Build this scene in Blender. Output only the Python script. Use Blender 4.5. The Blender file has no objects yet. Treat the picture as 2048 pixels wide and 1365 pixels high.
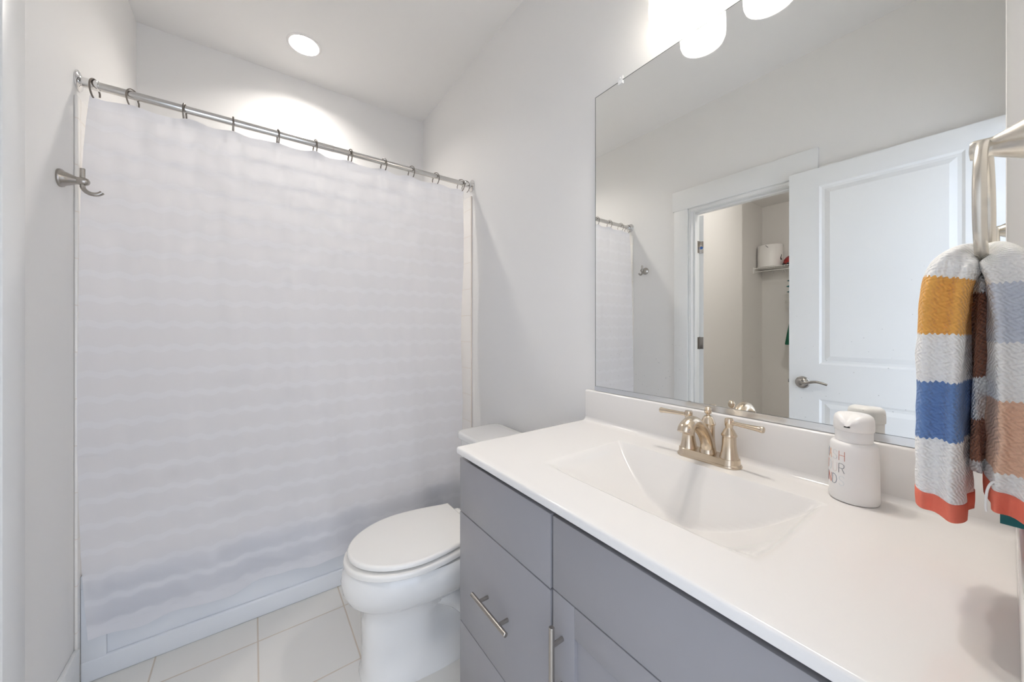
import bpy, bmesh, math, random
from math import pi, sin, cos, radians
from mathutils import Vector, Matrix, noise
random.seed(7)
sc = bpy.context.scene
COL = sc.collection

# ------------------------------------------------------------------ camera
cam_d = bpy.data.cameras.new('camera')
cam = bpy.data.objects.new('camera', cam_d)
COL.objects.link(cam)
cam.location = (0, 0, 1.205)
cam.rotation_euler = (pi/2, 0, -radians(35.873))
cam_d.sensor_width = 36.0
cam_d.lens = 36.0*715.83/2048
cam_d.shift_y = -(682.5-658.15)/2048
cam_d.clip_start = 0.02
sc.camera = cam

# ------------------------------------------------------------------ world, exposure
wd = bpy.data.worlds.new('daylight'); sc.world = wd; wd.use_nodes = True
bg = wd.node_tree.nodes['Background']
WORLD_STRENGTH = 2.2
bg.inputs[0].default_value = (0.77, 0.85, 1.0, 1); bg.inputs[1].default_value = WORLD_STRENGTH
BULB = 310.0          # vanity bulbs
CAN = 300.0          # recessed shower light
CLOSET = 95.0        # closet ceiling light
vs = sc.view_settings
vs.view_transform = 'Standard'; vs.look = 'None'; vs.gamma = 1.0; vs.use_curve_mapping = False
vs.exposure = 0.37
sc.cycles.diffuse_bounces = 8; sc.cycles.max_bounces = 14; sc.cycles.transparent_max_bounces = 16
sc.cycles.caustics_reflective = True; sc.cycles.caustics_refractive = False

# ------------------------------------------------------------------ materials
class NT:
    def __init__(s, m): s.t = m.node_tree; s.n = s.t.nodes; s.l = s.t.links
    def add(s, t, **k):
        n = s.n.new(t)
        for a, b in k.items(): setattr(n, a, b)
        return n
    def put(s, sock, v):
        if hasattr(v, 'links'): s.l.new(v, sock)
        elif isinstance(v, (tuple, list)) and len(v) == 3 and sock.type == 'RGBA': sock.default_value = (*v, 1)
        else: sock.default_value = v
    def math(s, op, a, b=None, c=None):
        n = s.add('ShaderNodeMath', operation=op)
        for i, v in enumerate((a, b, c)):
            if v is not None: s.put(n.inputs[i], v)
        return n.outputs[0]
    def mix(s, f, a, b):
        n = s.add('ShaderNodeMix', data_type='RGBA')
        s.put(n.inputs[0], f); s.put(n.inputs[6], a); s.put(n.inputs[7], b)
        return n.outputs[2]
    def coord(s):
        o = s.add('ShaderNodeTexCoord').outputs['Object']
        x = s.add('ShaderNodeSeparateXYZ'); s.l.new(o, x.inputs[0])
        return o, x.outputs
    def noise(s, vec, scale, detail=2, rough=.5):
        n = s.add('ShaderNodeTexNoise'); s.l.new(vec, n.inputs['Vector'])
        n.inputs['Scale'].default_value = scale; n.inputs['Detail'].default_value = detail; n.inputs['Roughness'].default_value = rough
        return n.outputs[0]
    def bump(s, h, strength, dist=.001):
        n = s.add('ShaderNodeBump'); s.l.new(h, n.inputs['Height'])
        n.inputs['Strength'].default_value = strength; n.inputs['Distance'].default_value = dist
        return n.outputs[0]
    def sock(s, k):
        return s.n['Principled BSDF'].inputs[k]

def mat(name, col=(.8, .8, .8), rough=.5, metal=0., spec=.5, coat=0., var=0., vscale=8., bump=0., bscale=200., emit=None, estr=0.):
    m = bpy.data.materials.new(name); m.use_nodes = True
    t = NT(m); b = t.n['Principled BSDF']
    b.inputs['Base Color'].default_value = (*col, 1); b.inputs['Roughness'].default_value = rough
    b.inputs['Metallic'].default_value = metal; b.inputs['Specular IOR Level'].default_value = spec
    b.inputs['Coat Weight'].default_value = coat
    if emit: b.inputs['Emission Color'].default_value = (*emit, 1); b.inputs['Emission Strength'].default_value = estr
    if var or bump:
        o, x = t.coord()
        if var:
            f = t.noise(o, vscale, 3)
            t.l.new(t.mix(f, tuple(c*(1-var) for c in col), tuple(min(1, c*(1+var)) for c in col)), b.inputs['Base Color'])
        if bump:
            t.l.new(t.bump(t.noise(o, bscale, 2), bump), b.inputs['Normal'])
    return m

def tile_mat(name, axes, offs, size, col, grout, gw, rough, cell=.03):
    m = mat(name, col, rough); t = NT(m); o, x = t.coord()
    ds = []; ids = []
    for ax, of in zip(axes, offs):
        u = t.math('DIVIDE', t.math('SUBTRACT', x[ax], of), size)
        f = t.math('FRACT', u)
        ds.append(t.math('MINIMUM', f, t.math('SUBTRACT', 1.0, f))); ids.append(t.math('FLOOR', u))
    d = t.math('MULTIPLY', t.math('MINIMUM', *ds), size)
    g = t.math('SMOOTHSTEP' if False else 'LESS_THAN', d, gw/2)
    h = t.math('MINIMUM', t.math('DIVIDE', d, gw), 1.0)
    cv = t.add('ShaderNodeCombineXYZ'); t.l.new(ids[0], cv.inputs[0]); t.l.new(ids[1], cv.inputs[1])
    wn = t.add('ShaderNodeTexWhiteNoise'); t.l.new(cv.outputs[0], wn.inputs[0])
    nz = t.noise(o, 5, 3)
    f = t.math('ADD', t.math('MULTIPLY', wn.outputs[0], .5), t.math('MULTIPLY', nz, .5))
    c = t.mix(f, tuple(v*(1-cell) for v in col), tuple(v*(1+cell) for v in col))
    t.l.new(t.mix(g, c, grout), t.sock('Base Color'))
    t.l.new(t.mix(g, (rough,)*3, (.85,)*3), t.sock('Roughness'))
    t.l.new(t.bump(h, .6, .0012), t.sock('Normal'))
    return m

M = {}
M['wall'] = mat('wall_paint', (.80, .792, .78), .55, spec=.3, bump=.04, bscale=350)
M['ceiling'] = mat('ceiling_paint', (.80, .79, .775), .8, spec=.2, bump=.05, bscale=300)
M['trim'] = mat('trim_paint', (.80, .805, .80), .35, spec=.4, var=.01)
M['door'] = mat('door_paint', (.80, .81, .81), .35, spec=.45, var=.01)
M['closet'] = mat('closet_paint', (.74, .722, .70), .6, spec=.3, bump=.04, bscale=350)
M['floor'] = tile_mat('floor_tile', (0, 1), (.015, 1.385), .305, (.74, .725, .69), (.60, .53, .45), .005, .3)
M['walltile'] = tile_mat('wall_tile', (1, 2), (1.823-.152*4+.0, .036), .156, (.83, .805, .77), (.72, .66, .60), .003, .18, .01)
M['walltile_back'] = tile_mat('wall_tile_back', (0, 2), (0., .036), .156, (.83, .805, .77), (.72, .66, .60), .003, .18, .01)
M['porcelain'] = mat('porcelain', (.80, .795, .78), .12, coat=.3, spec=.5, var=.005)
M['seat'] = mat('seat_plastic', (.81, .795, .765), .22, spec=.5, var=.005)
M['tub'] = mat('tub_acrylic', (.75, .775, .81), .2, spec=.5, var=.005)
M['marble'] = mat('cultured_marble', (.74, .722, .70), .14, spec=.5, var=.012, vscale=3)
M['cab'] = mat('cabinet_paint', (.288, .281, .293), .38, spec=.4, var=.02, vscale=30)
M['cabshade'] = mat('cabinet_gap_shade', (.012, .012, .022), .7)  # near-black face frame colour paints the shade in the gaps around the fronts
def metal(name, col, rough, aniso=0.):
    m = mat(name, col, rough, 1.0); t = NT(m); o, x = t.coord()
    mp = t.add('ShaderNodeMapping'); t.l.new(o, mp.inputs[0]); mp.inputs['Scale'].default_value = (40, 40, 260)
    n = t.noise(mp.outputs[0], 1., 2)
    t.l.new(t.math('ADD', t.math('MULTIPLY', n, .012), rough-.006), t.sock('Roughness'))
    pass
    return m
M['nickel'] = metal('brushed_nickel', (.43, .40, .365), .27)
M['nickel_warm'] = metal('warm_brushed_nickel', (.66, .56, .44), .24)
M['nickel_light'] = metal('satin_nickel', (.72, .68, .61), .26)
M['bronze'] = metal('dark_nickel', (.25, .225, .20), .32)
M['chrome'] = mat('chrome', (.80, .80, .80), .07, 1.0)
M['rod'] = mat('polished_steel', (.66, .65, .63), .16, 1.0)
M['alu'] = mat('aluminium_channel', (.80, .82, .84), .25, 1.0)
M['clear'] = mat('clear_plastic', (.9, .9, .9), .15, spec=.6)
M['plastic'] = mat('white_plastic', (.83, .815, .80), .35, var=.005)
M['wire'] = mat('white_wire', (.80, .79, .77), .4)
M['black'] = mat('black_paint', (.015, .015, .018), .5)
M['green'] = mat('green_satin', (.004, .10, .055), .4, var=.2, vscale=40)
M['teal'] = mat('teal_cloth', (.0, .13, .14), .6, var=.15, vscale=60)
M['blue'] = mat('blue_sticker', (.03, .14, .45), .4)
M['frost'] = None

# mirror with a few water specks
m = mat('mirror_glass', (.93, .94, .925), .0, 1.0); t = NT(m); o, x = t.coord()
vo = t.add('ShaderNodeTexVoronoi'); t.l.new(o, vo.inputs['Vector']); vo.inputs['Scale'].default_value = 62.
nz = t.noise(o, 4.0, 2)
hgt = t.math('MULTIPLY', t.math('SUBTRACT', .55, x[2]), 2.0)
thr = t.math('MULTIPLY', t.math('MULTIPLY', nz, t.math('MAXIMUM', t.math('MINIMUM', hgt, 1.0), 0.0)), .17)
sp = t.math('MULTIPLY', t.math('LESS_THAN', vo.outputs['Distance'], thr), .22)
d = t.add('ShaderNodeBsdfDiffuse'); d.inputs[0].default_value = (.9, .9, .88, 1)
ms = t.add('ShaderNodeMixShader'); t.l.new(sp, ms.inputs[0]); t.l.new(t.n['Principled BSDF'].outputs[0], ms.inputs[1]); t.l.new(d.outputs[0], ms.inputs[2])
t.l.new(ms.outputs[0], t.n['Material Output'].inputs[0])
M['mirror'] = m
M['mirror_edge'] = mat('mirror_edge', (.30, .34, .33), .15, .6)

# frosted lamp glass
m = bpy.data.materials.new('frosted_lamp_glass'); m.use_nodes = True; t = NT(m)
b = t.n['Principled BSDF']; b.inputs['Base Color'].default_value = (.93, .93, .92, 1); b.inputs['Roughness'].default_value = .25
tr = t.add('ShaderNodeBsdfTranslucent'); tr.inputs[0].default_value = (.98, .975, .96, 1)
ms = t.add('ShaderNodeMixShader'); ms.inputs[0].default_value = .85
t.l.new(b.outputs[0], ms.inputs[1]); t.l.new(tr.outputs[0], ms.inputs[2]); t.l.new(ms.outputs[0], t.n['Material Output'].inputs[0])
M['frost'] = m
def emit_mat(name, col, s):
    m = bpy.data.materials.new(name); m.use_nodes = True; t = NT(m); t.n.remove(t.n['Principled BSDF'])
    e = t.add('ShaderNodeEmission'); e.inputs[0].default_value = (*col, 1); e.inputs[1].default_value = s
    t.l.new(e.outputs[0], t.n['Material Output'].inputs[0]); return m
M['bulb'] = emit_mat('lit_bulb', (1.0, .94, .87), BULB)
M['lens'] = emit_mat('lit_lens', (1.0, .945, .885), CAN)
M['closet_lens'] = emit_mat('lit_closet_lens', (1.0, .96, .92), CLOSET)

# sheer curtain with woven wave stripes
m = bpy.data.materials.new('sheer_wave_fabric'); m.use_nodes = True; t = NT(m)
t.n.remove(t.n['Principled BSDF']); o, x = t.coord()
nz = t.noise(o, 6., 2)
ph = t.math('ADD', t.math('MULTIPLY', x[0], 2*pi/.071), t.math('MULTIPLY', nz, 1.6))
w = t.math('ADD', x[2], t.math('MULTIPLY', t.math('SINE', ph), .0055))
fr = t.math('FRACT', t.math('DIVIDE', t.math('ADD', w, .020), .0855))
stripe = t.math('LESS_THAN', t.math('ABSOLUTE', t.math('SUBTRACT', fr, .5)), .125)
hem = t.math('MAXIMUM', t.math('GREATER_THAN', x[2], 1.965), t.math('LESS_THAN', x[2], .185))
opq = t.math('MAXIMUM', stripe, hem)
df = t.add('ShaderNodeBsdfDiffuse'); t.l.new(t.mix(opq, (.83, .83, .86), (.92, .92, .95)), df.inputs[0])
tl = t.add('ShaderNodeBsdfTranslucent'); t.l.new(t.mix(opq, (.88, .88, .91), (.74, .74, .77)), tl.inputs[0])
tp = t.add('ShaderNodeBsdfTransparent')
m1 = t.add('ShaderNodeMixShader'); t.l.new(df.outputs[0], m1.inputs[1]); t.l.new(tl.outputs[0], m1.inputs[2])
t.l.new(t.math('SUBTRACT', .50, t.math('MULTIPLY', opq, .13)), m1.inputs[0])
m2 = t.add('ShaderNodeMixShader'); t.l.new(m1.outputs[0], m2.inputs[1]); t.l.new(tp.outputs[0], m2.inputs[2])
t.l.new(t.math('SUBTRACT', .06, t.math('MULTIPLY', opq, .03)), m2.inputs[0])
t.l.new(m2.outputs[0], t.n['Material Output'].inputs[0])
nb = t.bump(t.noise(o, 900., 2), .05); t.l.new(nb, df.inputs['Normal'])
M['curtain'] = m

# knit towel : stripes run along the cloth ("along"), stitches across ("around")
def towel_mat():
    m = mat('striped_knit', (.8, .8, .8), .95, spec=.1); t = NT(m)
    t.sock('Sheen Weight').default_value = .15; t.sock('Sheen Roughness').default_value = .5
    a = t.add('ShaderNodeAttribute', attribute_name='along').outputs['Fac']
    c = t.add('ShaderNodeAttribute', attribute_name='around').outputs['Fac']
    o, x = t.coord()
    jag = t.math('MULTIPLY', t.math('SINE', t.math('MULTIPLY', c, 2*pi/.0062)), .0011)
    nz = t.math('MULTIPLY', t.math('SUBTRACT', t.noise(o, 90., 2), .5), .004)
    p = t.math('ADD', t.math('ADD', a, jag), nz)
    white = (.94, .935, .92)
    col = white
    L = TOWEL_STRIPES
    for s0, s1, cc in L:
        f = t.math('MULTIPLY', t.math('GREATER_THAN', p, s0), t.math('LESS_THAN', p, s1))
        col = t.mix(f, col, cc)
    cv = t.add('ShaderNodeCombineXYZ'); t.l.new(c, cv.inputs[0]); t.l.new(p, cv.inputs[1])
    # stitch pattern
    sx = t.math('SINE', t.math('ADD', t.math('MULTIPLY', c, 2*pi/.0085), t.math('MULTIPLY', t.math('SINE', t.math('MULTIPLY', a, 2*pi/.0120)), 1.3)))
    sy = t.math('SINE', t.math('ADD', t.math('MULTIPLY', a, 2*pi/.0062), t.math('MULTIPLY', c, 260.)))
    h = t.math('ADD', t.math('MULTIPLY', sx, sy), t.math('MULTIPLY', t.noise(o, 420., 2), .9))
    t.l.new(t.bump(h, .7, .0016), t.sock('Normal'))
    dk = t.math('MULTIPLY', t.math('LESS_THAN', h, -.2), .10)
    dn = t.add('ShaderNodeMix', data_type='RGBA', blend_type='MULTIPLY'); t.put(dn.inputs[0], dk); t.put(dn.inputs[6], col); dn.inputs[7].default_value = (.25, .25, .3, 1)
    t.l.new(dn.outputs[2], t.sock('Base Color'))
    return m
M['coral'] = mat('coral_hem', (.74, .19, .13), .85, spec=.1, var=.12, vscale=60, bump=.3, bscale=600)
M['thread'] = mat('white_thread', (.85, .85, .84), .9, spec=.1)
m = mat('red_sequins', (.45, .01, .012), .22, spec=.8); t = NT(m); o, x = t.coord()
vo = t.add('ShaderNodeTexVoronoi'); t.l.new(o, vo.inputs['Vector']); vo.inputs['Scale'].default_value = 170.
t.l.new(t.mix(vo.outputs['Color'], (.16, .0, .0), (.50, .015, .012)), t.sock('Base Color'))
t.l.new(t.bump(vo.outputs['Distance'], 1., .004), t.sock('Normal'))
M['sequin'] = m

# ------------------------------------------------------------------ object helpers
ORG = {}
def finish(bm, name, material, parent=None, angle=38, recalc=True):
    if recalc: bmesh.ops.recalc_face_normals(bm, faces=bm.faces)
    org = ORG.get(parent.name, Vector()) if parent else Vector()
    if org.length: bmesh.ops.translate(bm, verts=bm.verts, vec=-org)
    for f in bm.faces: f.smooth = True
    lim = radians(angle)
    for e in bm.edges:
        if len(e.link_faces) == 2 and e.calc_face_angle(0) > lim: e.smooth = False
    me = bpy.data.meshes.new(name); bm.to_mesh(me); bm.free()
    ob = bpy.data.objects.new(name, me); COL.objects.link(ob)
    for mm in (material if isinstance(material, (list, tuple)) else [material]): me.materials.append(mm)
    if parent: ob.parent = parent
    ORG[ob.name] = org
    return ob
def thing(name, label, cat, loc, group=None):
    o = bpy.data.objects.new(name, None); COL.objects.link(o); o.location = loc; o.empty_display_size = .05
    o['label'] = label; o['category'] = cat
    if group: o['group'] = group
    ORG[o.name] = Vector(loc); return o
def tag(o, label, cat, group=None):
    o['label'] = label; o['category'] = cat
    if group: o['group'] = group
    return o
def rebase(o, loc):
    """give a single-mesh thing an origin at its own base"""
    v = Vector(loc)
    o.data.transform(Matrix.Translation(-v)); o.location = v; ORG[o.name] = v
    return o
def struct(o, label=None):
    o['kind'] = 'structure'
    if label: o['label'] = label
    return o
def box(bm, x0, x1, y0, y1, z0, z1, bev=0., seg=2):
    vs = [bm.verts.new((x, y, z)) for x in (x0, x1) for y in (y0, y1) for z in (z0, z1)]
    F = [bm.faces.new([vs[i] for i in q]) for q in ((0, 1, 3, 2), (4, 6, 7, 5), (0, 4, 5, 1), (2, 3, 7, 6), (0, 2, 6, 4), (1, 5, 7, 3))]
    bm.normal_update()
    if bev:
        es = list({e for f in F for e in f.edges})
        bmesh.ops.bevel(bm, geom=es, offset=bev, segments=seg, profile=.5, affect='EDGES')
def bxo(name, material, parent, *a, **k):
    bm = bmesh.new(); box(bm, *a, **k); return finish(bm, name, material, parent)
def ringv(bm, pts): return [bm.verts.new(p) for p in pts]
def bridge(bm, a, b, closed=True):
    n = len(a); fs = []
    for i in range(n if closed else n-1):
        j = (i+1) % n
        fs.append(bm.faces.new((a[i], a[j], b[j], b[i])))
    return fs
def loft(bm, rings, cap0=True, cap1=True, closed=True):
    R = [ringv(bm, r) for r in rings]
    for a, b in zip(R, R[1:]): bridge(bm, a, b, closed)
    if cap0: bm.faces.new(R[0][::-1])
    if cap1: bm.faces.new(R[-1])
    return R
def frame(axis):
    a = Vector(axis).normalized(); u = a.orthogonal().normalized()
    if abs(a.z) < .9: u = Vector((0, 0, 1)).cross(a).normalized()
    else: u = Vector((1, 0, 0))-a*a.x; u.normalize()
    return a, u, a.cross(u)
def lathe(bm, base, axis, prof, n=32, cap0=True, cap1=True):
    """prof: list of (radius, distance along axis)"""
    a, u, v = frame(axis); base = Vector(base)
    rings = [[base+a*h+(u*cos(2*pi*i/n)+v*sin(2*pi*i/n))*max(r, 1e-5) for i in range(n)] for r, h in prof]
    return loft(bm, rings, cap0, cap1)
def spline(pts, n=6):
    """Catmull-Rom through points"""
    P = [Vector(p) for p in pts]; out = []
    for i in range(len(P)-1):
        p0 = P[i-1] if i else P[0]*2-P[1]; p1 = P[i]; p2 = P[i+1]; p3 = P[i+2] if i+2 < len(P) else P[-1]*2-P[-2]
        for k in range(n):
            t = k/n
            out.append(.5*((2*p1)+(p2-p0)*t+(2*p0-5*p1+4*p2-p3)*t*t+(3*p1-p0-3*p2+p3)*t**3))
    out.append(P[-1]); return out
def tube(bm, pts, r, n=10, ref=None, flat=1., caps=True, closed=False):
    P = [Vector(p) for p in pts]; rings = []; L = len(P); prev = None
    for i, p in enumerate(P):
        if closed: tg = P[(i+1) % L]-P[i-1]
        else: tg = P[min(i+1, L-1)]-P[max(i-1, 0)]
        tg.normalize()
        if ref is not None: u = (Vector(ref)-tg*tg.dot(Vector(ref))).normalized()
        elif prev is None: u = tg.orthogonal().normalized()
        else: u = (prev-tg*tg.dot(prev)).normalized()
        prev = u; v = tg.cross(u)
        rr = r[i] if isinstance(r, (list, tuple)) else r
        fl = flat[i] if isinstance(flat, (list, tuple)) else flat
        rings.append([p+(u*cos(2*pi*k/n)+v*sin(2*pi*k/n)*fl)*rr for k in range(n)])
    R = loft(bm, rings, caps and not closed, caps and not closed)
    if closed: bridge(bm, R[-1], R[0])
    return R
def slab(bm, outline, z0, z1, r=0., seg=4):
    """flat plate from a plan outline (list of (x,y)) with rounded top edge of radius r"""
    cx = sum(p[0] for p in outline)/len(outline); cy = sum(p[1] for p in outline)/len(outline)
    def off(d):
        n = len(outline); o = []
        for i in range(n):
            a = Vector(outline[i-1]); b = Vector(outline[i]); c = Vector(outline[(i+1) % n])
            tg = (c-a)
            if tg.length < 1e-9: o.append(b.copy()); continue
            tg.normalize(); nn = Vector((-tg.y, tg.x))
            if nn.dot(b-Vector((cx, cy))) > 0: nn = -nn
            o.append(b+nn*d)
        return o
    rings = [[(p.x, p.y, z0) for p in off(r*.6)], [(p.x, p.y, z0+r*.5) for p in off(0)]] if r else [[(p[0], p[1], z0) for p in outline]]
    if r:
        for k in range(seg+1):
            a = pi/2*k/seg
            rings.append([(p.x, p.y, z1-r+r*sin(a)) for p in off(r*(1-cos(a)))])
    else: rings.append([(p[0], p[1], z1) for p in outline])
    loft(bm, rings)

# ------------------------------------------------------------------ room shell
XL, XR, YB, YN, ZC = -.482, 1.042, 2.598, -.035, 2.77
CLX, CLY0, CLY1 = -3.247, .08, 1.85          # closet back wall, near and far walls
DY0, DY1, DZ = .733, 1.345, 2.06             # closet doorway
EX0, EX1 = -.452, .36                        # entry doorway in the near wall

bm = bmesh.new(); box(bm, -3.37, 1.16, -1.6, 2.72, -.06, 0)
struct(finish(bm, 'floor', M['floor']), 'square off-white floor tiles with beige grout')
# ceiling with a round cut-out for the recessed light
bm = bmesh.new()
RLX, RLY, RLR = .228, 2.268, .072
oc = ringv(bm, [(-3.37, -.155, ZC), (1.16, -.155, ZC), (1.16, 2.72, ZC), (-3.37, 2.72, ZC)])
ic = ringv(bm, [(RLX+RLR*cos(2*pi*i/40), RLY+RLR*sin(2*pi*i/40), ZC) for i in range(40)])
es = [bm.edges.new((oc[i], oc[(i+1) % 4])) for i in range(4)]+[bm.edges.new((ic[i], ic[(i+1) % 40])) for i in range(40)]
bmesh.ops.triangle_fill(bm, use_beauty=True, use_dissolve=False, edges=es)
up = ringv(bm, [(-3.37, -.155, ZC+.2), (1.16, -.155, ZC+.2), (1.16, 2.72, ZC+.2), (-3.37, 2.72, ZC+.2)])
bm.faces.new(up); bridge(bm, oc, up)
struct(finish(bm, 'ceiling', M['ceiling']), 'plain white ceiling')
bm = bmesh.new()
box(bm, XL-.118, XL, YN-.12, DY0, 0, ZC); box(bm, XL-.118, XL, DY1, 2.72, 0, ZC); box(bm, XL-.118, XL, DY0, DY1, DZ, ZC)
struct(finish(bm, 'wall_left', M['wall']), 'white painted wall with the robe hook and closet doorway')
bm = bmesh.new(); box(bm, XR, XR+.118, YN-.12, 2.72, 0, ZC); struct(finish(bm, 'wall_right', M['wall']), 'white painted wall behind mirror and toilet')
bm = bmesh.new(); box(bm, XL, XR, YB, 2.72, 0, ZC); struct(finish(bm, 'wall_back', M['wall']), 'white wall above the shower')
bm = bmesh.new()
box(bm, XL, EX0, YN-.12, YN, 0, ZC); box(bm, EX1, XR, YN-.12, YN, 0, ZC); box(bm, EX0, EX1, YN-.12, YN, DZ, ZC)
struct(finish(bm, 'wall_near', M['wall']), 'white wall beside the entry doorway')
bm = bmesh.new(); box(bm, CLX-.12, CLX, CLY0-.12, CLY1+.12, 0, ZC); struct(finish(bm, 'wall_closet_back', M['closet']), 'beige back wall of the closet')
bm = bmesh.new(); box(bm, CLX, -2.164, CLY1, CLY1+.12, 0, ZC); box(bm, -2.164, XL-.118, 1.66, CLY1+.12, 0, ZC); struct(finish(bm, 'wall_closet_far', M['closet']), 'beige stepped side wall of the closet')
bm = bmesh.new(); box(bm, CLX, XL-.118, CLY0-.12, CLY0, 0, ZC); struct(finish(bm, 'wall_closet_near', M['closet']))
# shower tile surround (top under the rod height)
TT = 1.985
bm = bmesh.new(); box(bm, XL, XL+.009, 1.812, YB, 0, TT, bev=.004); struct(finish(bm, 'wall_shower_left', M['walltile']), 'white tiled shower wall on the left')
bm = bmesh.new(); box(bm, XR-.009, XR, 1.838, YB, 0, TT, bev=.004); struct(finish(bm, 'wall_shower_right', M['walltile']), 'white tiled shower wall on the right')
bm = bmesh.new(); box(bm, XL+.009, XR-.009, YB-.009, YB, 0, TT, bev=.003); struct(finish(bm, 'wall_shower_back', M['walltile_back']))
# baseboards
bm = bmesh.new(); box(bm, XL, XL+.014, 1.4525, 1.811, 0, .14, bev=.004); struct(finish(bm, 'baseboard_left', M['trim']), 'white baseboard under the robe hook')
bm = bmesh.new(); box(bm, XR-.014, XR, .958, 1.836, 0, .14, bev=.004); struct(finish(bm, 'baseboard_right', M['trim']), 'white baseboard behind the toilet')

# closet doorway: jamb with stop, flat casing with wide header
bm = bmesh.new()
X0, X1 = XL-.119, XL+.001
box(bm, X0, X1, DY1-.012, DY1, 0, DZ); box(bm, X0, X1, DY0, DY0+.012, 0, DZ); box(bm, X0, X1, DY0+.012, DY1-.012, DZ-.012, DZ)
box(bm, XL-.07, XL-.035, DY1-.024, DY1-.012, 0, DZ-.012, bev=.002); box(bm, XL-.07, XL-.035, DY0+.012, DY0+.024, 0, DZ-.012, bev=.002)
box(bm, XL-.07, XL-.035, DY0+.024, DY1-.024, DZ-.024, DZ-.012, bev=.002)
jamb = struct(finish(bm, 'trim_1', M['trim']), 'white door jamb of the closet doorway')
bm = bmesh.new()
box(bm, XL, XL+.016, 1.351, 1.452, 0, 2.072, bev=.002); box(bm, XL, XL+.016, .626, .727, 0, 2.072, bev=.002)
box(bm, XL, XL+.020, .614, 1.464, 2.072, 2.215, bev=.002)
box(bm, XL, XL+.006, 1.336, 1.351, 0, 2.066, bev=.002); box(bm, XL, XL+.006, .727, .742, 0, 2.066, bev=.002); box(bm, XL, XL+.006, .742, 1.336, 2.055, 2.072, bev=.002)
struct(finish(bm, 'trim_2', M['trim']), 'flat white door casing with wide header around the closet doorway')
bm = bmesh.new()
box(bm, EX0, EX0+.012, YN-.121, YN-.025, 0, DZ); box(bm, EX1-.012, EX1, YN-.121, YN+.001, 0, DZ); box(bm, EX0+.012, EX1-.012, YN-.121, YN+.001, DZ-.012, DZ)
struct(finish(bm, 'trim_3', M['trim']), 'white jamb of the entry doorway')

# doors ------------------------------------------------------------
def panel_door(name, axis, a0, a1, face0, face1, z0, z1, panels, label):
    """two-panel moulded door; axis 'y' lies along Y with faces at x=face0/face1, 'x' along X with faces at y"""
    bm = bmesh.new()
    P = (lambda a, f, z: (f, a, z)) if axis == 'y' else (lambda a, f, z: (a, f, z))
    As = sorted({a0, a1, *[p[0] for p in panels], *[p[1] for p in panels]}); Zs = sorted({z0, z1, *[p[2] for p in panels], *[p[3] for p in panels]})
    def quad(pts): bm.faces.new([bm.verts.new(p) for p in pts])
    for f, s in ((face0, 1), (face1, -1)):
        sg = 1 if face1 > face0 else -1
        dirn = sg*s
        for i in range(len(As)-1):
            for k in range(len(Zs)-1):
                A, B, C, D = As[i], As[i+1], Zs[k], Zs[k+1]
                if any(p[0] <= A and B <= p[1] and p[2] <= C and D <= p[3] for p in panels):
                    loops = [(0, 0), (.010, .006), (.022, .007), (.045, .001), (.050, .0015)]
                    prev = None
                    for ins, dep in loops:
                        q = ringv(bm, [P(A+ins, f+dirn*dep, C+ins), P(B-ins, f+dirn*dep, C+ins), P(B-ins, f+dirn*dep, D-ins), P(A+ins, f+dirn*dep, D-ins)])
                        if prev: bridge(bm, prev, q)
                        prev = q
                    bm.faces.new(prev)
                else: quad([P(A, f, C), P(B, f, C), P(B, f, D), P(A, f, D)])
    for (A, B) in ((a0, a0), (a1, a1)):
        quad([P(A, face0, z0), P(A, face1, z0), P(A, face1, z1), P(A, face0, z1)])
    quad([P(a0, face0, z1), P(a1, face0, z1), P(a1, face1, z1), P(a0, face1, z1)])
    quad([P(a0, face0, z0), P(a1, face0, z0), P(a1, face1, z0), P(a0, face1, z0)])
    bmesh.ops.remove_doubles(bm, verts=bm.verts, dist=1e-5)
    return struct(finish(bm, name, M['door'], angle=12), label)
cd = bm = None
closet_door = panel_door('door_1', 'x', -1.235, -.612, 1.308, 1.343, .012, 2.045, [], 'plain white closet door swung open into the closet')
for hz in (1.808, 1.10, .25):
    bm = bmesh.new()
    box(bm, -.611, -.609, 1.309, 1.340, hz-.044, hz+.044, bev=.0006)
    lathe(bm, (-.607, 1.336, hz-.047), (0, 0, 1), [(.003, 0), (.0052, .003), (.0052, .091), (.003, .094)], 14)
    h = finish(bm, 'hinge', M['bronze'] if hz < 1.5 else M['nickel'], closet_door)
    jl = bxo('hinge_leaf', M['bronze'] if hz < 1.5 else M['nickel'], jamb, -.600, -.566, 1.3315, 1.3335, hz-.044, hz+.044, bev=.0006)
    if hz > 1.5:
        bm = bmesh.new(); lathe(bm, (-.6088, 1.323, hz-.004), (1, 0, 0), [(.011, 0), (.011, .0006)], 16)
        s = finish(bm, 'sticker', M['blue'], h); s['label'] = 'round blue sticker'
pv = Vector((-.607, 1.338, 0)); rot = Matrix.Rotation(radians(-28), 4, 'Z')
closet_door.rotation_euler = (0, 0, radians(-28)); closet_door.location = pv-(rot @ pv)
entry = panel_door('door_2', 'y', -.022, .735, -.428, -.462, .012, 2.085,
                   [(.105, .600, 1.012, 1.985), (.105, .600, .24, .822)], 'white two-panel entry door folded back against the wall')
bm = bmesh.new()
lathe(bm, (-.428, .672, .905), (1, 0, 0), [(.034, 0), (.034, .004), (.030, .009), (.016, .012), (.0125, .016), (.0115, .036), (.013, .040), (.013, .048), (.006, .050)], 32)
pts = spline([(-.385, .672, .905), (-.382, .650, .906), (-.380, .625, .914), (-.381, .600, .918), (-.383, .575, .913), (-.384, .556, .907)], 6)
tube(bm, pts, [.009-.003*i/(len(pts)-1) for i in range(len(pts))], 12, ref=(0, 0, 1), flat=.8)
lv = finish(bm, 'door_lever', M['nickel'], entry)
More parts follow.
